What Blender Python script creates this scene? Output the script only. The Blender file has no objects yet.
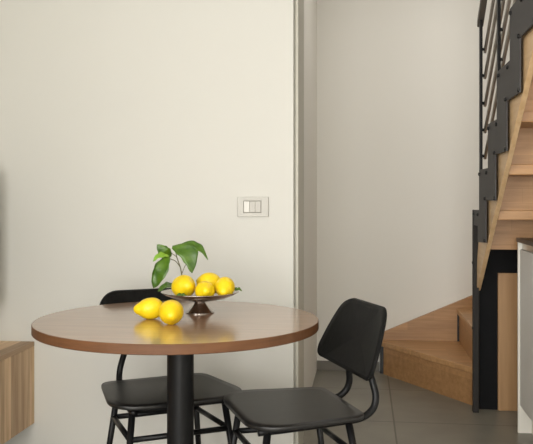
import bpy, bmesh, math, random
from mathutils import Vector, Matrix, noise
random.seed(4)
S = bpy.context.scene
COL = S.collection
PI = math.pi

# ------------------------------------------------------------------ materials
def new_mat(name):
    m = bpy.data.materials.new(name); m.use_nodes = True
    return m, m.node_tree.nodes, m.node_tree.links, m.node_tree.nodes['Principled BSDF']

def plain(name, col, rough=.5, metal=0, bump=0, bscale=200, var=0, vscale=6, spec=.5, coat=0):
    m, n, l, p = new_mat(name)
    p.inputs['Base Color'].default_value = (*col, 1)
    p.inputs['Roughness'].default_value = rough
    p.inputs['Metallic'].default_value = metal
    p.inputs['Specular IOR Level'].default_value = spec
    p.inputs['Coat Weight'].default_value = coat
    tc = n.new('ShaderNodeTexCoord')
    if var:
        t = n.new('ShaderNodeTexNoise'); t.inputs['Scale'].default_value = vscale; t.inputs['Detail'].default_value = 4
        l.new(tc.outputs['Object'], t.inputs['Vector'])
        r = n.new('ShaderNodeValToRGB')
        r.color_ramp.elements[0].position = .3; r.color_ramp.elements[1].position = .7
        r.color_ramp.elements[0].color = (*[c * (1 - var) for c in col], 1)
        r.color_ramp.elements[1].color = (*[min(1, c * (1 + var)) for c in col], 1)
        l.new(t.outputs['Fac'], r.inputs['Fac']); l.new(r.outputs['Color'], p.inputs['Base Color'])
    if bump:
        t = n.new('ShaderNodeTexNoise'); t.inputs['Scale'].default_value = bscale
        l.new(tc.outputs['Object'], t.inputs['Vector'])
        b = n.new('ShaderNodeBump'); b.inputs['Strength'].default_value = bump; b.inputs['Distance'].default_value = .002
        l.new(t.outputs['Fac'], b.inputs['Height']); l.new(b.outputs['Normal'], p.inputs['Normal'])
    return m

def wood(name, c1, c2, scale=(30, 30, 1.5), rough=.4, rot=(0, 0, 0), boards=None, coat=0, contrast=(.3, .7), bump=.1, bvar=.12, spec=.5, planks=None):
    """grain = noise stretched along one axis; boards = (axis order, width, length) adds glued lamellas"""
    m, n, l, p = new_mat(name)
    tc = n.new('ShaderNodeTexCoord'); mp = n.new('ShaderNodeMapping')
    mp.inputs['Scale'].default_value = scale; mp.inputs['Rotation'].default_value = rot
    l.new(tc.outputs['Object'], mp.inputs['Vector'])
    t = n.new('ShaderNodeTexNoise'); t.inputs['Scale'].default_value = 1; t.inputs['Detail'].default_value = 6; t.inputs['Roughness'].default_value = .6
    l.new(mp.outputs['Vector'], t.inputs['Vector'])
    r = n.new('ShaderNodeValToRGB')
    r.color_ramp.elements[0].position = contrast[0]; r.color_ramp.elements[1].position = contrast[1]
    r.color_ramp.elements[0].color = (*c1, 1); r.color_ramp.elements[1].color = (*c2, 1)
    l.new(t.outputs['Fac'], r.inputs['Fac'])
    out = r.outputs['Color']
    if planks:
        ax, pw = planks
        sep = n.new('ShaderNodeSeparateXYZ'); l.new(tc.outputs['Object'], sep.inputs[0])
        q = n.new('ShaderNodeMath'); q.operation = 'DIVIDE'; q.inputs[1].default_value = pw; l.new(sep.outputs[ax], q.inputs[0])
        fl = n.new('ShaderNodeMath'); fl.operation = 'FLOOR'; l.new(q.outputs[0], fl.inputs[0])
        wn = n.new('ShaderNodeTexWhiteNoise'); wn.noise_dimensions = '1D'; l.new(fl.outputs[0], wn.inputs['W'])
        pr = n.new('ShaderNodeValToRGB'); l.new(wn.outputs['Value'], pr.inputs['Fac'])
        pr.color_ramp.elements[0].color = (.62, .56, .52, 1); pr.color_ramp.elements[1].color = (1.22, 1.22, 1.2, 1)
        mx = n.new('ShaderNodeMix'); mx.data_type = 'RGBA'; mx.blend_type = 'MULTIPLY'; mx.inputs[0].default_value = 1
        l.new(out, mx.inputs[6]); l.new(pr.outputs['Color'], mx.inputs[7]); out = mx.outputs[2]
    if boards:
        order, bw, bl = boards
        sep = n.new('ShaderNodeSeparateXYZ'); cmb = n.new('ShaderNodeCombineXYZ')
        l.new(tc.outputs['Object'], sep.inputs[0])
        l.new(sep.outputs[order[0]], cmb.inputs[0]); l.new(sep.outputs[order[1]], cmb.inputs[1])
        br = n.new('ShaderNodeTexBrick')
        br.inputs['Scale'].default_value = 1; br.inputs['Brick Width'].default_value = bl; br.inputs['Row Height'].default_value = bw
        br.inputs['Mortar Size'].default_value = .0006; br.inputs['Bias'].default_value = 0
        br.offset = .37
        br.inputs['Color1'].default_value = (1 - bvar,) * 3 + (1,); br.inputs['Color2'].default_value = (1 + bvar * .6,) * 3 + (1,)
        br.inputs['Mortar'].default_value = (.75, .72, .7, 1)
        l.new(cmb.outputs[0], br.inputs['Vector'])
        mx = n.new('ShaderNodeMix'); mx.data_type = 'RGBA'; mx.blend_type = 'MULTIPLY'; mx.inputs[0].default_value = 1
        l.new(out, mx.inputs[6]); l.new(br.outputs['Color'], mx.inputs[7]); out = mx.outputs[2]
    l.new(out, p.inputs['Base Color'])
    p.inputs['Specular IOR Level'].default_value = spec; p.inputs['Roughness'].default_value = rough; p.inputs['Coat Weight'].default_value = coat; p.inputs['Coat Roughness'].default_value = .15
    if bump:
        b = n.new('ShaderNodeBump'); b.inputs['Strength'].default_value = bump; b.inputs['Distance'].default_value = .001
        l.new(t.outputs['Fac'], b.inputs['Height']); l.new(b.outputs['Normal'], p.inputs['Normal'])
    return m

def tile_mat():
    m, n, l, p = new_mat('floor_tiles')
    tc = n.new('ShaderNodeTexCoord'); mp = n.new('ShaderNodeMapping')
    mp.inputs['Location'].default_value = (-.152, -4.14, 0)
    l.new(tc.outputs['Object'], mp.inputs['Vector'])
    br = n.new('ShaderNodeTexBrick'); br.offset = 0
    br.inputs['Scale'].default_value = 1; br.inputs['Brick Width'].default_value = .69; br.inputs['Row Height'].default_value = .69
    br.inputs['Mortar Size'].default_value = .0045; br.inputs['Mortar Smooth'].default_value = .2
    br.inputs['Color1'].default_value = (.215, .20, .166, 1); br.inputs['Color2'].default_value = (.25, .232, .192, 1)
    br.inputs['Mortar'].default_value = (.11, .10, .08, 1)
    l.new(mp.outputs[0], br.inputs['Vector'])
    t = n.new('ShaderNodeTexNoise'); t.inputs['Scale'].default_value = 3.5; t.inputs['Detail'].default_value = 8
    l.new(tc.outputs['Object'], t.inputs['Vector'])
    r = n.new('ShaderNodeValToRGB'); r.color_ramp.elements[0].position = .3; r.color_ramp.elements[1].position = .7
    r.color_ramp.elements[0].color = (.82, .82, .82, 1); r.color_ramp.elements[1].color = (1.12, 1.12, 1.12, 1)
    l.new(t.outputs['Fac'], r.inputs['Fac'])
    mx = n.new('ShaderNodeMix'); mx.data_type = 'RGBA'; mx.blend_type = 'MULTIPLY'; mx.inputs[0].default_value = 1
    l.new(br.outputs['Color'], mx.inputs[6]); l.new(r.outputs['Color'], mx.inputs[7])
    l.new(mx.outputs[2], p.inputs['Base Color'])
    p.inputs['Roughness'].default_value = .38
    b = n.new('ShaderNodeBump'); b.inputs['Strength'].default_value = .3; b.inputs['Distance'].default_value = .002; b.invert = True
    l.new(br.outputs['Fac'], b.inputs['Height']); l.new(b.outputs['Normal'], p.inputs['Normal'])
    return m

def leaf_mat(name, c1, c2):
    m, n, l, p = new_mat(name)
    tc = n.new('ShaderNodeTexCoord')
    t = n.new('ShaderNodeTexNoise'); t.inputs['Scale'].default_value = 30; t.inputs['Detail'].default_value = 5
    l.new(tc.outputs['Object'], t.inputs['Vector'])
    r = n.new('ShaderNodeValToRGB'); r.color_ramp.elements[0].position = .3; r.color_ramp.elements[1].position = .7
    r.color_ramp.elements[0].color = (*c1, 1); r.color_ramp.elements[1].color = (*c2, 1)
    l.new(t.outputs['Fac'], r.inputs['Fac']); l.new(r.outputs['Color'], p.inputs['Base Color'])
    p.inputs['Roughness'].default_value = .35
    p.inputs['Subsurface Weight'].default_value = .15; p.inputs['Subsurface Radius'].default_value = (.01, .02, .005)
    return m

M = dict(
    wall=plain('warm_white_paint', (.685, .674, .630), .85, bump=.04, bscale=350),
    hall=plain('wall_paint_lightened', (.85, .83, .775), .85, bump=.04, bscale=350),  # wall paint made lighter; missing hall light is put into the colour
    ceil=plain('ceiling_paint', (.82, .80, .76), .9, bump=.03, bscale=300),
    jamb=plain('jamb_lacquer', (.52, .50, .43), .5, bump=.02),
    floor=tile_mat(),
    skirt=plain('tile_skirting', (.16, .145, .12), .4, var=.1),
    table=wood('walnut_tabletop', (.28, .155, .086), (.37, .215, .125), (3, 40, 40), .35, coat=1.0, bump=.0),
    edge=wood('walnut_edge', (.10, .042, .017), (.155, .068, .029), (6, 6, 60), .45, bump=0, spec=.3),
    black=plain('black_powder_coat', (.007, .007, .0075), .4, bump=.06, bscale=600, spec=.25),
    bply=wood('black_stained_plywood', (.007, .0068, .0066), (.017, .016, .0155), (90, 6, 90), .38, bump=.12),
    bback=wood('black_stained_back', (.006, .006, .006), (.013, .0125, .012), (90, 90, 6), .45, bump=.1, spec=.07),
    stair=wood('beech_boards', (.41, .215, .088), (.57, .325, .148), (3, 40, 40), .36, boards=((0, 1), .07, .5)),
    riser=wood('beech_riser_shaded', (.36, .185, .074), (.51, .285, .125), (3, 40, 40), .38, boards=((0, 2), .07, .45)),  # tread beech darkened; shade below the flight is painted in
    string=wood('beech_stringer', (.60, .385, .195), (.74, .52, .30), (40, 3, 40), .4),
    panel=wood('beech_panel', (.40, .225, .10), (.49, .29, .14), (40, 40, 2), .4),
    steel=plain('anthracite_steel', (.060, .057, .057), .6, 0, spec=.3, bump=.04, bscale=500),
    bar=plain('brushed_bar', (.50, .47, .43), .3, .6),
    hand=plain('handrail_lacquer', (.095, .083, .07), .4),
    post=plain('post_steel_shaded', (.030, .027, .025), .6, spec=.2),  # steel darkened: shade on the newel is put into the colour
    bolt=plain('black_bolt', (.006, .006, .006), .5),
    blackp=plain('black_board', (.004, .0042, .005), .6, bump=.03, spec=.15),
    white=plain('white_laminate', (.80, .77, .70), .5, bump=.02),
    door=plain('grey_lacquer', (.72, .70, .67), .45, bump=.02),
    top=plain('dark_worktop', (.055, .047, .038), .35, var=.3, vscale=60),
    alu=plain('aluminium_channel', (.62, .58, .50), .3, .8),
    plate=plain('champagne_plate', (.44, .425, .385), .45, .2),
    key=plain('switch_key', (.52, .50, .455), .4),
    keyw=plain('white_switch_key', (.74, .72, .67), .4),
    slot=plain('switch_gap', (.25, .23, .2), .6),
    cab=wood('acacia_front', (.44, .27, .14), (.80, .60, .385), (38, 38, 2.5), .5, planks=(1, .062), contrast=(.25, .75)),
    cabtop=wood('acacia_top', (.52, .35, .20), (.74, .55, .36), (50, 2.5, 50), .5, planks=(0, .06)),
    tv=plain('tv_black', (.01, .01, .011), .35),
    bowl=plain('pewter_silver', (.46, .41, .37), .2, 1, bump=.03, bscale=120),
    lemon=plain('lemon_peel', (.89, .63, .008), .36, bump=.8, bscale=150, var=.14, vscale=12),
    lemon2=plain('lemon_peel_ripe', (.88, .59, .008), .36, bump=.8, bscale=150, var=.15, vscale=12),
    nub=plain('lemon_stem_end', (.28, .24, .05), .7),
    leaf=leaf_mat('leaf_green', (.030, .088, .006), (.095, .19, .013)),
    leafy=leaf_mat('leaf_young', (.16, .34, .03), (.28, .46, .05)),
    twig=plain('twig_bark', (.10, .095, .04), .8, var=.3, vscale=80),
    frame=plain('window_frame_white', (.8, .8, .78), .4),
)
g = bpy.data.materials.new('window_glass'); g.use_nodes = True
gp = g.node_tree.nodes['Principled BSDF']; gp.inputs['Transmission Weight'].default_value = 1; gp.inputs['Roughness'].default_value = 0
gp.inputs['IOR'].default_value = 1.02
M['glass'] = g

# ------------------------------------------------------------------ builders
def link(name, bm, mat, parent=None, smooth=False, bevel=0, segs=2):
    me = bpy.data.meshes.new(name)
    bmesh.ops.recalc_face_normals(bm, faces=bm.faces)
    bm.to_mesh(me); bm.free()
    o = bpy.data.objects.new(name, me); COL.objects.link(o)
    me.materials.append(M[mat] if isinstance(mat, str) else mat)
    if smooth:
        for f in me.polygons: f.use_smooth = True
    if parent: o.parent = parent
    if bevel:
        b = o.modifiers.new('bevel', 'BEVEL'); b.width = bevel; b.segments = segs; b.limit_method = 'ANGLE'; b.angle_limit = .6
    return o

def box(bm, x0, x1, y0, y1, z0, z1):
    v = [bm.verts.new((x, y, z)) for z in (z0, z1) for x, y in ((x0, y0), (x1, y0), (x1, y1), (x0, y1))]
    for q in ((0, 3, 2, 1), (4, 5, 6, 7), (0, 1, 5, 4), (1, 2, 6, 5), (2, 3, 7, 6), (3, 0, 4, 7)):
        bm.faces.new([v[i] for i in q])
    return bm

def boxes(*bs):
    bm = bmesh.new()
    for b in bs: box(bm, *b)
    return bm

def prism(pts, axis, a, b, bm=None):
    """polygon extruded along axis ('x': pts are (y,z); 'y': (x,z); 'z': (x,y))"""
    bm = bm or bmesh.new()
    def P(p, t): return {'x': (t, p[0], p[1]), 'y': (p[0], t, p[1]), 'z': (p[0], p[1], t)}[axis]
    A = [bm.verts.new(P(p, a)) for p in pts]; B = [bm.verts.new(P(p, b)) for p in pts]
    bm.faces.new(A); bm.faces.new(B[::-1])
    for i in range(len(pts)):
        j = (i + 1) % len(pts); bm.faces.new((A[i], B[i], B[j], A[j]))
    return bm

def lathe(prof, seg=48, bm=None):
    bm = bm or bmesh.new()
    rings = []
    for r, z in prof:
        if r < 1e-6: rings.append([bm.verts.new((0, 0, z))])
        else: rings.append([bm.verts.new((r * math.cos(2 * PI * i / seg), r * math.sin(2 * PI * i / seg), z)) for i in range(seg)])
    for a, b in zip(rings, rings[1:]):
        if len(a) == 1 and len(b) == 1: continue
        for i in range(seg):
            j = (i + 1) % seg
            if len(a) == 1: bm.faces.new((a[0], b[j], b[i]))
            elif len(b) == 1: bm.faces.new((a[i], a[j], b[0]))
            else: bm.faces.new((a[i], a[j], b[j], b[i]))
    return bm

def smooth_path(pts, n=6):
    """Catmull-Rom through the points"""
    P = [Vector(p) for p in pts]; P = [2 * P[0] - P[1]] + P + [2 * P[-1] - P[-2]]
    out = []
    for i in range(1, len(P) - 2):
        for k in range(n):
            t = k / n
            out.append(.5 * ((2 * P[i]) + (-P[i - 1] + P[i + 1]) * t + (2 * P[i - 1] - 5 * P[i] + 4 * P[i + 1] - P[i + 2]) * t * t
                             + (-P[i - 1] + 3 * P[i] - 3 * P[i + 1] + P[i + 2]) * t ** 3))
    out.append(P[-2]); return out

def tube(pts, r, seg=10, bm=None, r1=None):
    bm = bm or bmesh.new()
    P = [Vector(p) for p in pts]; rings = []
    up = Vector((0, 0, 1)) if abs((P[1] - P[0]).normalized().z) < .9 else Vector((1, 0, 0))
    for i, p in enumerate(P):
        d = (P[min(i + 1, len(P) - 1)] - P[max(i - 1, 0)]).normalized()
        s = d.cross(up).normalized(); u = s.cross(d).normalized(); up = u
        rr = r if r1 is None else r + (r1 - r) * i / (len(P) - 1)
        rings.append([bm.verts.new(p + rr * (math.cos(2 * PI * k / seg) * s + math.sin(2 * PI * k / seg) * u)) for k in range(seg)])
    for a, b in zip(rings, rings[1:]):
        for k in range(seg):
            j = (k + 1) % seg; bm.faces.new((a[k], a[j], b[j], b[k]))
    bm.faces.new(rings[0][::-1]); bm.faces.new(rings[-1])
    return bm

def rounded(poly, radii, n=8):
    out = []; N = len(poly)
    for i in range(N):
        p = Vector(poly[i]); a = (Vector(poly[i - 1]) - p).normalized(); b = (Vector(poly[(i + 1) % N]) - p).normalized()
        r = radii[i]
        for k in range(n + 1):
            t = k / n
            out.append((p + a * r * (1 - t) ** 2 + b * r * t ** 2) if r else p)
            if not r: break
    return out

def sheet(outline, fmap, thick, rings=8, edge=.35):
    """curved plywood: concentric rings of the outline; fmap(u,v,w) -> 3D, w = offset through the thickness"""
    bm = bmesh.new()
    c = sum((Vector(p) for p in outline), Vector((0, 0))) / len(outline)
    h = thick / 2
    steps = [(k / rings, h) for k in range(1, rings)] + [(1 - .010 * edge, h), (1, h * .55), (1, -h * .55), (1 - .010 * edge, -h)] + [(k / rings, -h) for k in range(rings - 1, 0, -1)]
    R = [[bm.verts.new(fmap(*(c + (Vector(p) - c) * s), w)) for p in outline] for s, w in steps]
    a = bm.verts.new(fmap(c.x, c.y, h)); b = bm.verts.new(fmap(c.x, c.y, -h)); N = len(outline)
    for i in range(N):
        j = (i + 1) % N
        bm.faces.new((a, R[0][i], R[0][j])); bm.faces.new((b, R[-1][j], R[-1][i]))
        for p, q in zip(R, R[1:]): bm.faces.new((p[i], q[i], q[j], p[j]))
    return bm

def thing(name, label, cat, loc=(0, 0, 0), rz=0, group=None):
    o = bpy.data.objects.new(name, None); COL.objects.link(o); o.empty_display_size = .1
    o.location = loc; o.rotation_euler = (0, 0, rz); return tag(o, label, cat, group)

def tag(o, label, cat, group=None):
    o['label'] = label; o['category'] = cat
    if group: o['group'] = group
    return o

def struct(name, bm, mat, parent=None, **k):
    o = link(name, bm, mat, parent, **k)
    if not parent: o['kind'] = 'structure'
    return o

# ------------------------------------------------------------------ room shell
XL, XR, YB, YW, YF, ZC = -1.75, 1.50, -5.2, 3.4, 5.33, 2.75
struct('floor', boxes((XL - .1, XR + .1, YB - .1, YF + .1, -.1, 0)), 'floor')
struct('ceiling', boxes((XL - .1, XR + .1, YB - .1, YF + .1, ZC, ZC + .1)), 'ceil')
struct('wall_back', boxes((XL - .1, -.298, YW, YW + .10, 0, ZC)), 'wall', bevel=.003)
struct('wall_hall', boxes((-.42, -.312, 3.76, YF, 0, ZC)), 'hall')
struct('wall_far', boxes((-.42, XR + .1, YF, YF + .1, 0, ZC)), 'hall')
struct('wall_right', boxes((XR, XR + .1, YB, YF, 0, ZC)), 'wall')
# left wall with a window opening near the viewer
LW = (-3.4, .8, .75, 2.45)
struct('wall_left', boxes((XL - .1, XL, YB, LW[0], 0, ZC), (XL - .1, XL, LW[1], YW, 0, ZC), (XL - .1, XL, LW[0], LW[1], 0, LW[2]), (XL - .1, XL, LW[0], LW[1], LW[3], ZC)), 'wall')
RW = (-1.4, 1.0, .04, 2.3)
struct('wall_rear', boxes((XL - .1, RW[0], YB - .1, YB, 0, ZC), (RW[1], XR + .1, YB - .1, YB, 0, ZC), (RW[0], RW[1], YB - .1, YB, 0, RW[2]), (RW[0], RW[1], YB - .1, YB, RW[3], ZC)), 'wall')
f = struct('window_1', boxes((XL - .09, XL - .03, LW[0], LW[0] + .05, LW[2], LW[3]), (XL - .09, XL - .03, LW[1] - .05, LW[1], LW[2], LW[3]),
                             (XL - .09, XL - .03, LW[0] + .05, LW[1] - .05, LW[2], LW[2] + .05), (XL - .09, XL - .03, LW[0] + .05, LW[1] - .05, LW[3] - .05, LW[3]),
                             (XL - .09, XL - .03, -1.33, -1.27, LW[2] + .05, LW[3] - .05)), 'frame')
struct('window_pane', boxes((XL - .065, XL - .06, LW[0] + .05, -1.33, LW[2] + .05, LW[3] - .05), (XL - .065, XL - .06, -1.27, LW[1] - .05, LW[2] + .05, LW[3] - .05)), 'glass', f)
f = struct('window_2', boxes((RW[0], RW[0] + .05, YB - .09, YB - .03, RW[2], RW[3]), (RW[1] - .05, RW[1], YB - .09, YB - .03, RW[2], RW[3]),
                             (RW[0] + .05, RW[1] - .05, YB - .09, YB - .03, RW[2], RW[2] + .05), (RW[0] + .05, RW[1] - .05, YB - .09, YB - .03, RW[3] - .05, RW[3]),
                             (-.18, -.12, YB - .09, YB - .03, RW[2] + .05, RW[3] - .05)), 'frame')
struct('window_pane', boxes((RW[0] + .05, -.18, YB - .065, YB - .06, RW[2] + .05, RW[3] - .05), (-.12, RW[1] - .05, YB - .065, YB - .06, RW[2] + .05, RW[3] - .05)), 'glass', f)
# jamb of the opening beside the table wall: narrow bright corner strip, dark reveal behind it
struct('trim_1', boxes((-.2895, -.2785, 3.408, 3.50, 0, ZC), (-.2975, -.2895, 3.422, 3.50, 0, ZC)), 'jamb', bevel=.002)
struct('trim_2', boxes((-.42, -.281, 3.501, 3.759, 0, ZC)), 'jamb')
struct('trim_3', boxes((-.312, -.304, 3.90, 4.30, 0, ZC)), 'hall', bevel=.002)
struct('baseboard_far', boxes((-.311, .100, YF - .012, YF - .0005, 0, .062)), 'skirt', bevel=.001)

# ------------------------------------------------------------------ table
TX, TY, TH = -.609, 2.58, .75
t = thing('round_table', 'round walnut pedestal table with a black column, carrying the lemons and bowl', 'table', (TX, TY, 0))
link('tabletop', lathe([(0, TH - .03), (.461, TH - .03), (.463, TH - .028), (.463, TH - .0015), (.4615, TH), (0, TH)], 128), 'table', t)
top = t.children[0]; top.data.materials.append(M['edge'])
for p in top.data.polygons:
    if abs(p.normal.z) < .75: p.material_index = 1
    p.use_smooth = False
link('column', lathe([(0, .02), (.044, .02), (.044, TH - .036), (0, TH - .036)], 40), 'black', t, smooth=True).location.x = .009
link('mounting_plate', boxes((-.14, .14, -.14, .14, TH - .036, TH - .0301)), 'black', t, bevel=.002)
link('base', lathe([(0, 0), (.27, 0), (.275, .004), (.272, .012), (.06, .02), (0, .02)], 64), 'black', t, smooth=True)
for c in t.children:
    if c.name.startswith('column'):
        e = c.modifiers.new('e', 'EDGE_SPLIT')

# ------------------------------------------------------------------ chairs
def seat_map(u, v, w):
    z = .452 + .04 * u * u + w
    z -= .12 * max(0, v - .08) ** 2
    z += .35 * max(0, -.08 - v) ** 2
    return (u, v, z)
SEAT = rounded([(-.205, -.184), (.205, -.184), (.256, .200), (-.256, .200)], [.05, .05, .14, .14], 12)
def back_map(u, v, w):
    y = -.205 - v * .33 + .55 * u * u - w
    return (u, y, .573 + v * .94 + w * .3)
BACK = rounded([(-.250, .0), (.250, .0), (.220, .12), (.172, .229), (-.172, .229), (-.220, .12)], [.058, .058, .05, .055, .055, .05], 9)
def make_chair(label, loc, rz):
    t = thing('dining_chair', label, 'chair', loc, rz, 'black dining chairs around the round table')
    link('seat', sheet(SEAT, seat_map, .013), 'bply', t, smooth=True)
    link('backrest', sheet(BACK, back_map, .012), 'bback', t, smooth=True)
    for s in (-1, 1):
        path = [(s * .075, -.270, .735), (s * .080, -.248, .66), (s * .086, -.233, .60), (s * .102, -.245, .54), (s * .113, -.251, .495), (s * .121, -.236, .458), (s * .128, -.19, .434),
                (s * .140, -.10, .431), (s * .165, .06, .431), (s * .166, .165, .428)]
        link('side_tube', tube(smooth_path(path, 6), .0118, 12), 'black', t, smooth=True)
    cross = bmesh.new()
    link('cross_tube', tube([(-.150, -.14, .430), (.150, -.14, .430)], .009), 'black', t, smooth=True)
    link('cross_tube', tube([(-.166, .135, .430), (.166, .135, .430)], .009), 'black', t, smooth=True)
    def leg_at(s, f, z):
        k = (.43 - z) / .43
        return (s * ((.166 if f > 0 else .150) + .05 * k), (.135 + .06 * k) if f > 0 else (-.14 - .07 * k), z)
    for s in (-1, 1):
        for f in (1, -1):
            lg = link('leg', tube([leg_at(s, f, .43), leg_at(s, f, .012)], .0122, 12, r1=.0098), 'black', t, smooth=True)
            x, y, _ = leg_at(s, f, 0)
            link('foot_cap', lathe([(0, 0), (.009, 0), (.010, .003), (.010, .016), (0, .016)], 14), 'bolt', lg, smooth=True).location = (x, y, 0)
    for s in (-1, 1):
        link('stretcher', tube([leg_at(s, 1, .335), leg_at(s, -1, .335)], .0098), 'black', t, smooth=True)
    for f in (1, -1):
        link('stretcher', tube([leg_at(-1, f, .335), leg_at(1, f, .335)], .0098), 'black', t, smooth=True)
    return t
def face(fx, fy): return math.atan2(-fx, fy)
make_chair('black plywood and tube chair right of the table, its backrest fully in view', (-.237, 2.648, 0), face(-.915, -.40))
make_chair('black plywood and tube chair behind the table column, backrest mostly hidden by the tabletop', (-.702, 2.822, 0), face(.515, -.857))

# ------------------------------------------------------------------ lemons, bowl, branch
def lemon_bm(R, L, seed, nip=.013):
    prof = []
    n = 26
    for i in range(n + 1):
        a = PI * i / n
        z = -math.cos(a) * L / 2; r = R * math.sin(a) ** .88
        if z > 0:
            q = max(0, (z / (L / 2)) - .80) / .20; z += nip * q ** 1.3; r = max(r, .0085 * (1 - q ** 3)) if i < n else 0
        else:
            q = max(0, (-z / (L / 2)) - .9) / .1; z -= .004 * q; r = max(r, .006 * (1 - q)) if i > 0 else 0
        prof.append((r if 0 < i < n else 0, z))
    bm = lathe(prof, 32)
    for v in bm.verts:
        k = noise.noise(v.co * 28 + Vector((seed * 3.1, 0, 0))) * .0016
        v.co += v.co.normalized() * k
    return bm
def lemon(label, loc, axis, R, L, seed, group, mat='lemon'):
    o = link('lemon', lemon_bm(R, L, seed), mat, None, smooth=True)
    q = Vector((0, 0, 1)).rotation_difference(Vector(axis).normalized())
    o.rotation_mode = 'QUATERNION'; o.rotation_quaternion = q; o.location = loc
    tag(o, label, 'lemon', group)
    n = link('stem_end', lathe([(0, -L / 2 - .006), (.003, -L / 2 - .0055), (.0045, -L / 2 - .003), (.004, -L / 2 + .001), (0, -L / 2 + .001)], 10), 'nub', o, smooth=True)
    return o
lemon('lemon lying on the tabletop with its tip pointing left', (-.694, 2.558, TH + .0350), (-.95, -.28, -.06), .0355, .086, 1, 'lemons on the tabletop')
lemon('lemon on the tabletop nearest the viewer, overlapping the other loose lemon', (-.602, 2.462, TH + .0378), (.25, -.9, -.12), .0385, .086, 2, 'lemons on the tabletop', 'lemon2')
BX, BY = -.562, 2.715
lemon('large lemon at the left end of the bowl, below the leaves', (BX - .050, BY - .035, TH + .094), (.55, -.80, .15), .0395, .094, 3, 'lemons in the bowl')
lemon('lemon at the back of the bowl, topmost of its heap', (BX + .024, BY + .045, TH + .0965), (.93, .1, -.2), .0385, .084, 4, 'lemons in the bowl')
lemon('small lemon at the front middle of the bowl, between two others', (BX + .029, BY - .060, TH + .083), (.3, -.92, .1), .033, .066, 5, 'lemons in the bowl')
lemon('lemon at the right end of the bowl with its tip facing out', (BX + .090, BY - .018, TH + .0915), (.05, -.92, -.30), .0345, .076, 6, 'lemons in the bowl')
bowl = thing('fruit_bowl', 'shallow silver footed bowl heaped with lemons on the table', 'bowl', (BX, BY, TH))
link('dish', lathe([(0, .041), (.018, .041), (.05, .0435), (.09, .052), (.118, .0632), (.131, .0705), (.134, .0718), (.1345, .0733), (.132, .0737), (.117, .0668), (.09, .0555), (.05, .047), (0, .0445)], 72), 'bowl', bowl, smooth=True)
link('foot', lathe([(0, .0), (.048, 0), (.0495, .0012), (.048, .0035), (.039, .011), (.030, .0205), (.0225, .030), (.0185, .037), (.0185, .0415), (0, .0415)], 56), 'bowl', bowl, smooth=True)

def leaf_bm(base, tip, width, nrm, curl=.15, fold=.25, twist=0, n=14, m=7, bend=0):
    base, tip, nrm = Vector(base), Vector(tip), Vector(nrm).normalized()
    d = tip - base; L = d.length; d.normalize()
    s = d.cross(nrm).normalized(); nn = s.cross(d).normalized()
    bm = bmesh.new(); G = []
    for i in range(n + 1):
        t = i / n
        wv = width * .5 * (math.sin(PI * t ** .85) ** .75) * (1 + .05 * math.sin(t * 23))
        if i in (0, n): wv = .0004
        row = []
        a = twist * t
        ss = s * math.cos(a) + nn * math.sin(a); n2 = nn * math.cos(a) - s * math.sin(a)
        for k in range(m):
            u = (k / (m - 1) - .5) * 2
            p = base + d * (t * L) + (nn * curl + s * bend) * (L * math.sin(PI * t)) + ss * (u * wv) + n2 * (abs(u) * fold * wv + .0022 * math.sin(t * 15 + u * 2))
            row.append(p)
        G.append(row)
    V = [[[bm.verts.new(p + nn * o) for p in row] for row in G] for o in (.0004, -.0004)]
    for A, flip in ((V[0], 0), (V[1], 1)):
        for i in range(n):
            for k in range(m - 1):
                q = (A[i][k], A[i][k + 1], A[i + 1][k + 1], A[i + 1][k]); bm.faces.new(q[::-1] if flip else q)
    for i in range(n):
        for k in (0, m - 1):
            bm.faces.new((V[0][i][k], V[0][i + 1][k], V[1][i + 1][k], V[1][i][k]))
    for i in (0, n):
        for k in range(m - 1):
            bm.faces.new((V[0][i][k], V[0][i][k + 1], V[1][i][k + 1], V[1][i][k]))
    return bm
# sprig: local x right, z up, metres from where the twig leaves the bowl
SPX, SPY, SPZ = -.632, 2.735, TH + .075
br = thing('lemon_branch', 'leafy lemon twig with glossy green leaves standing up from the bowl', 'branch', (SPX, SPY, SPZ))
u0, v0, k = 180., 291., .00339
def lp(u, v, dy=0): return ((u - u0) * k, dy, (v0 - v) * k)
tw = tube(smooth_path([lp(184, 291, .02), lp(181, 282, .01), lp(180, 274), lp(178.5, 267), lp(175, 257), lp(174, 249, -.005), lp(175, 245, -.01)], 5), .0024, 8, r1=.0013)
tube(smooth_path([lp(178.5, 267), lp(174, 261, -.005), lp(169.5, 259, -.01), lp(167, 257, -.012)], 4), .0014, 7, tw)
tube(smooth_path([lp(177, 263), lp(174, 257, .008), lp(168, 253, .012)], 4), .0012, 7, tw)
tube(smooth_path([lp(180, 275), lp(183, 268, -.004), lp(186, 262, -.004)], 4), .0012, 7, tw)
link('twig', tw, 'twig', br, smooth=True)
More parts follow.
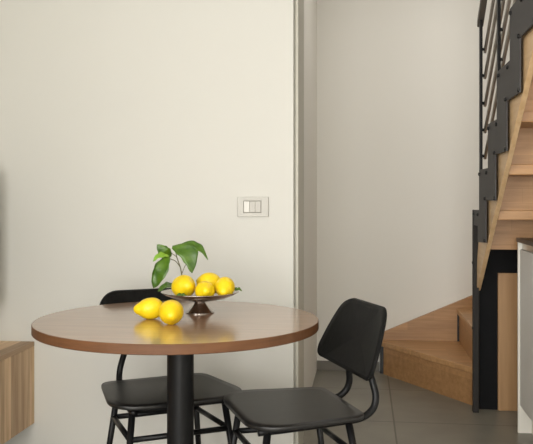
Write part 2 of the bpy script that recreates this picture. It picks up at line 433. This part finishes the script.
for (b, t2, w, nr, cu, fo, twi, mt, be) in [
    (lp(167.5, 255, -.012), lp(152.5, 288.5, -.03), .058, (-.35, -.9, .3), .10, .15, .2, 'leaf', -.06),      # long hanging leaf at left
    (lp(168, 257, .012), lp(155, 244, -.012), .044, (.3, -.9, .35), .16, .2, .2, 'leaf', -.10),           # upper left
    (lp(168, 256, -.014), lp(152.5, 261, -.035), .026, (0, -.7, .7), .18, .2, 0, 'leafy', .12),           # pale young leaf
    (lp(171.5, 245, -.012), lp(193.5, 272.5, -.035), .066, (.3, -.9, .3), .16, .10, -.1, 'leaf', -.22),       # big leaf at right
    (lp(178, 243.5, .005), lp(208.5, 259, -.015), .030, (.3, -.75, .6), .16, .2, .2, 'leaf', -.12),         # leaf reaching right
    (lp(174, 285, .0), lp(159, 291, -.05), .032, (0, -.5, .85), .12, .2, 0, 'leaf', 0),                   # low leaf over the rim
]:
    link('leaf', leaf_bm(b, t2, w, nr, cu, fo, twi, bend=be), mt, br, smooth=True)
lf = link('lemon_leaf', leaf_bm((.108, .02, .0755), (.147, -.005, .079), .022, (.2, -.5, .85), .12, .2), 'leaf', None, smooth=True)
lf.location = (BX, BY, TH); tag(lf, 'small green leaf poking over the right rim of the bowl', 'leaf')
lf = link('lemon_leaf', leaf_bm((-.065, -.098, .068), (-.018, -.112, .069), .02, (0, -.6, .8), .08, .2), 'leaf', None, smooth=True)
lf.location = (BX, BY, TH); tag(lf, 'small dark leaf under the lemons at the front rim of the bowl', 'leaf')

# ------------------------------------------------------------------ light switch on the back wall
s = thing('light_switch', 'rectangular champagne three-key light switch on the cream wall', 'switch', (-.4725, YW, 1.108))
Y0 = -.0005
bm = bmesh.new()
oq = [(-.067, -.0425), (.067, -.0425), (.067, .0425), (-.067, .0425)]; iq = [(-.040, -.026), (.036, -.026), (.036, .026), (-.040, .026)]
rg = [[bm.verts.new((x, y, z)) for x, z in q] for q, y in ((oq, Y0), (oq, -.009), (iq, -.0085), (iq, Y0))]
for p, q in zip(rg, rg[1:] + rg[:1]):
    for i in range(4): bm.faces.new((p[i], p[(i + 1) % 4], q[(i + 1) % 4], q[i]))
link('cover_plate', bm, 'plate', s, bevel=.0012)
link('key_surround', boxes((-.0395, .0355, -.004, Y0, -.0255, .0255)), 'slot', s)
for i, mt in enumerate(('keyw', 'key', 'key')):
    x = -.0385 + i * .0247
    link('key', boxes((x, x + .0235, -.0085 if i != 1 else -.0075, -.0041, -.0235, .0235)), mt, s, bevel=.001)

# ------------------------------------------------------------------ floating cabinet at the left
c = thing('floating_cabinet', 'low wall-hung acacia cabinet with vertical grain at the left edge', 'cabinet', (XL, 0, .147))
CY0, CY1, CD, CHT = 1.75, YW - .002, .299, .362
link('carcass', boxes((.001, CD - .022, CY0, CY1, 0, CHT - .02)), 'cab', c)
link('top_panel', boxes((.001, CD, CY0, CY1, CHT - .0195, CHT)), 'cabtop', c, bevel=.0015)
dw = (CY1 - 3.045, )
for y0, y1 in ((3.046, CY1), (2.616, 3.043), (2.186, 2.613), (CY0, 2.183)):
    link('door', boxes((CD - .0215, CD - .0005, y0, y1, .001, CHT - .0205)), 'cab', c, bevel=.0012)
tv = thing('television', 'black edge of a wall-mounted television above the cabinet at the far left', 'television', (XL, 0, 0))
link('screen_housing', boxes((.15, .186, 1.35, 3.27, .68, 1.27)), 'tv', tv, bevel=.004)
link('wall_bracket', boxes((.001, .15, 2.15, 2.5, .88, 1.08)), 'tv', tv, bevel=.004)

# ------------------------------------------------------------------ staircase
st = thing('staircase', 'winding beech staircase with stepped anthracite steel side plates and railing', 'staircase', (.58, 4.4, 0))
def sp(name, bm, mat, parent=None, **kw):
    o = link(name, bm, mat, parent or st, **kw)
    if not parent: o.location = (-.58, -4.4, 0)
    return o
r1 = .2135
tr = [r1, 2 * r1, .645, .865]
# step one: full-width winder tread with a slanted front
A, B = Vector((.112, 5.245)), Vector((.592, 4.492))
sp('tread', prism([tuple(A), tuple(B), (.618, 4.492), (.618, YF - .002), (.112, YF - .002)], 'z', tr[0] - .034, tr[0]), 'stair', bevel=.004)
dr = (B - A).normalized(); nr = Vector((-dr.y, dr.x))
if nr.y < 0: nr = -nr
a0, b0 = A + nr * .014 + dr * .004, B + nr * .014
sp('riser', prism([tuple(a0), tuple(b0), tuple(b0 + nr * .02), tuple(a0 + nr * .02)], 'z', 0, tr[0] - .0345), 'riser')
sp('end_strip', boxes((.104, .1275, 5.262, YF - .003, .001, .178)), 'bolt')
# steps two to four turn the corner
sp('tread', prism([(.597, YF - .032), (.597, 4.47), (.64, 4.47), (1.02, YF - .032)], 'z', tr[1] - .034, tr[1]), 'stair', bevel=.004)
sp('riser', boxes((.612, .63, 4.5, YF - .034, tr[0] + .0005, tr[1] - .0345)), 'riser')
def slant(p, q, z0, z1, th=.018):
    p, q = Vector(p), Vector(q); d = (q - p).normalized(); n_ = Vector((-d.y, d.x))
    return prism([tuple(p), tuple(q), tuple(q + n_ * th), tuple(p + n_ * th)], 'z', z0, z1)
sp('riser', slant((.665, 4.49), (1.03, YF - .05), tr[1] + .0005, tr[2] - .0345), 'riser')
sp('tread', prism([(.63, 4.47), (.67, 4.47), (1.45, 4.93), (1.45, YF - .032), (.99, YF - .032)], 'z', tr[2] - .034, tr[2]), 'stair', bevel=.004)
sp('riser', slant((.70, 4.505), (1.45, 4.95), tr[2] + .0005, tr[3] - .0345), 'riser')
sp('tread', prism([(.65, 4.465), (1.45, 4.465), (1.45, 4.955), (.68, 4.50)], 'z', tr[3] - .034, tr[3]), 'stair', bevel=.004)
# straight flight rising towards the viewer
G, RR, Yr, Zb, TT = .275, .203, 3.84, 1.043, .045
XS0, XS1 = .6205, 1.45
for i in range(8):
    y, z = Yr - G * i, Zb + RR * i
    sp('tread', boxes((XS0, XS1, y, y + G + .045, z, z + TT)), 'stair', bevel=.003)
    zl = (z - RR + TT) if i else .886
    sp('riser', boxes((XS0, XS1, y + G + .012, y + G + .03, zl + .0005, z - .0005)), 'riser')
def sz(y, zb=0): return .955 + .715 * (3.952 - y) + zb
YE = Yr - G * 7 - .05
sp('stringer', prism([(4.41, .66), (4.395, .648), (YE, sz(YE)), (YE, sz(YE) + .24), (4.30, sz(4.30) + .235), (4.40, sz(4.4) + .12)], 'x', .598, .620), 'string', bevel=.002)
sp('stringer', prism([(4.46, .62), (YE, sz(YE)), (YE, sz(YE) + .26), (4.46, sz(4.46) + .26)], 'x', 1.4505, 1.485), 'string')
# board along the far wall
sp('wall_stringer', prism([(.112, r1 + .0005), (.600, r1 + .0005), (.600, 2 * r1 - .0345), (.6105, 2 * r1 - .0345), (.6105, .40), (1.45, .40), (1.45, .84), (.72, .522), (.112, .258)], 'y', YF - .030, YF - .002), 'riser')
sp('shadow_gap_strip', boxes((.6005, .6115, YF - .0345, YF - .002, r1 + .001, 2 * r1 - .036)), 'bolt')  # black strip standing in for the shadow gap beside the riser
# stepped steel plates
pl = []
PB = [(4.429, 4.219)]
tops = [(4.385, 1.082)]
ys = [4.166, 3.875, 3.59, 3.305, 3.02, 2.735, 2.45, 2.165, 1.88]
up = [(4.398, 1.082)]
z = 1.082
for y in ys[:8]:
    up.append((y, z)); z += .2055; up.append((y, z))
lo = []
zb = .93; yb = 3.952
lowpts = [(4.215, .918)]
for i in range(8):
    lowpts.append((yb - .2835 * i, zb + .2045 * i)); lowpts.append((yb - .2835 * i, zb + .2045 * (i + 1)))
end = lowpts[-1]
poly = up + [(end[0] - .12, up[-1][1]), (end[0] - .12, end[1])] + lowpts[::-1][0:] + [(4.215, 1.0), (4.398, 1.0)]
sp('side_plate', prism(poly, 'x', .580, .587), 'steel', bevel=.001)
def bolt(y, z):
    bm = lathe([(0, 0), (.009, 0), (.009, .005), (.006, .008), (0, .0085)], 12)
    bmesh.ops.transform(bm, matrix=Matrix.Translation((.5799, y, z)) @ Matrix.Rotation(-PI / 2, 4, 'Y'), verts=bm.verts)
    sp('bolt', bm, 'bolt', smooth=True)
for i in range(5):
    zt = 1.082 + .2055 * i; y0 = [4.385] + ys
    bolt(y0[i] - .030, zt - .022); bolt(y0[i + 1] + .035, zt - .022)
    bolt(yb - .2835 * i + .006, zb + .2045 * i + .010)
    bolt(yb - .2835 * i + .006, zb + .2045 * (i + 1) + .008)
bolt(4.37, .80); bolt(4.37, .45)
# newel post to the floor, rail posts
sp('newel_post', boxes((.577, .608, 4.368, 4.398, 0, 1.0815)), 'post', bevel=.002)
def sl(y, h0): return h0 + .735 * (4.2 - y)
for y, zz0 in ((4.20, 1.04), (3.655, 1.44), (3.11, 1.85), (2.565, 2.25)):
    sp('rail_post', boxes((.5875, .601, y - .016, y + .016, zz0, sl(y, 2.055))), 'black', bevel=.001)
for h0 in (1.36, 1.4935, 1.63, 1.772, 1.906):
    y1 = 2.45
    rb = sp('rail', tube([(.6165, 4.215, sl(4.215, h0)), (.6165, y1, sl(y1, h0))], .0085, 12), 'bar', smooth=True)
    for y in (4.20, 3.655, 3.11, 2.565):
        bm = bmesh.new(); tube([(.6012, y, sl(y, h0)), (.612, y, sl(y, h0))], .008, 10, bm)
        sp('rail_clamp', bm, 'bolt', rb, smooth=True)
hd = bmesh.new()
prism([(4.24, sl(4.24, 2.056)), (2.3, sl(2.3, 2.056)), (2.3, sl(2.3, 2.09)), (4.24, sl(4.24, 2.09))], 'x', .580, .612, hd)
sp('handrail', hd, 'hand', bevel=.004)
sp('closing_panel', boxes((.6205, 1.45, 4.445, 4.463, 0, .90)), 'blackp')
sp('cupboard_front', boxes((.716, .825, 4.420, 4.4445, .002, .74)), 'panel', bevel=.001)

# ------------------------------------------------------------------ kitchen peninsula at the right
kc = thing('kitchen_unit', 'white and grey kitchen base unit cut off at the right edge', 'cabinet', (.745, 4.05, 0))
def kp(name, bm, mat, parent=None, **kw):
    o = link(name, bm, mat, parent or kc, **kw)
    if not parent: o.location = (-.745, -4.05, 0)
    return o
kp('end_panel', boxes((.7455, 1.32, 4.018, 4.036, 0, .930)), 'white', bevel=.001)
kp('plinth', boxes((.81, .825, 2.42, 4.0175, 0, .13)), 'white')
kp('carcass', boxes((.775, 1.32, 2.42, 4.0175, .131, .930)), 'white')
for a, b in ((3.42, 4.015), (2.82, 3.417), (2.42, 2.817)):
    kp('door', boxes((.7535, .7745, a, b, .136, .895)), 'door', bevel=.001)
kp('grip_channel', boxes((.765, .7745, 2.42, 4.017, .8955, .9295)), 'alu')
wt = link('worktop', boxes((.741, 1.34, 2.40, 4.04, .9305, .951)), 'top', None, bevel=.002)
tag(wt, 'dark stone worktop on the kitchen unit at the right edge', 'worktop')

# ------------------------------------------------------------------ daylight and camera
def area(name, loc, rot, sx, sy, power, col):
    d = bpy.data.lights.new(name, 'AREA'); d.shape = 'RECTANGLE'; d.size = sx; d.size_y = sy; d.energy = power; d.color = col
    o = bpy.data.objects.new(name, d); COL.objects.link(o); o.location = loc; o.rotation_euler = rot
area('daylight_left', (XL + .03, (LW[0] + LW[1]) / 2, (LW[2] + LW[3]) / 2), (0, -PI / 2, 0), 1.6, 4.1, 152, (1, .985, .95))
area('daylight_rear', ((RW[0] + RW[1]) / 2, YB + .03, (RW[2] + RW[3]) / 2), (PI / 2, 0, 0), 2.3, 2.2, 150, (1, .985, .95))
area('hall_fill_light', (.45, 4.35, ZC - .03), (0, 0, 0), .5, .5, 4.5, (1, .97, .92))  # added fill light that brightens the far hall; no real fitting here
w = bpy.data.worlds.new('World'); S.world = w; w.use_nodes = True
w.node_tree.nodes['Background'].inputs[0].default_value = (.9, .95, 1, 1); w.node_tree.nodes['Background'].inputs[1].default_value = 1.0

cd = bpy.data.cameras.new('Camera'); co = bpy.data.objects.new('Camera', cd); COL.objects.link(co)
cd.sensor_width = 36; cd.lens = 800 / 533 * 36; cd.shift_y = -25 / 533; cd.clip_start = .05
co.location = (0, 0, 1.15); co.rotation_euler = (PI / 2, 0, math.atan(97.5 / 800))
S.camera = co
S.view_settings.view_transform = 'Standard'; S.view_settings.look = 'None'; S.view_settings.gamma = 1
S.view_settings.use_curve_mapping = False; S.view_settings.exposure = 0.30
S.cycles.max_bounces = 8; S.cycles.diffuse_bounces = 5
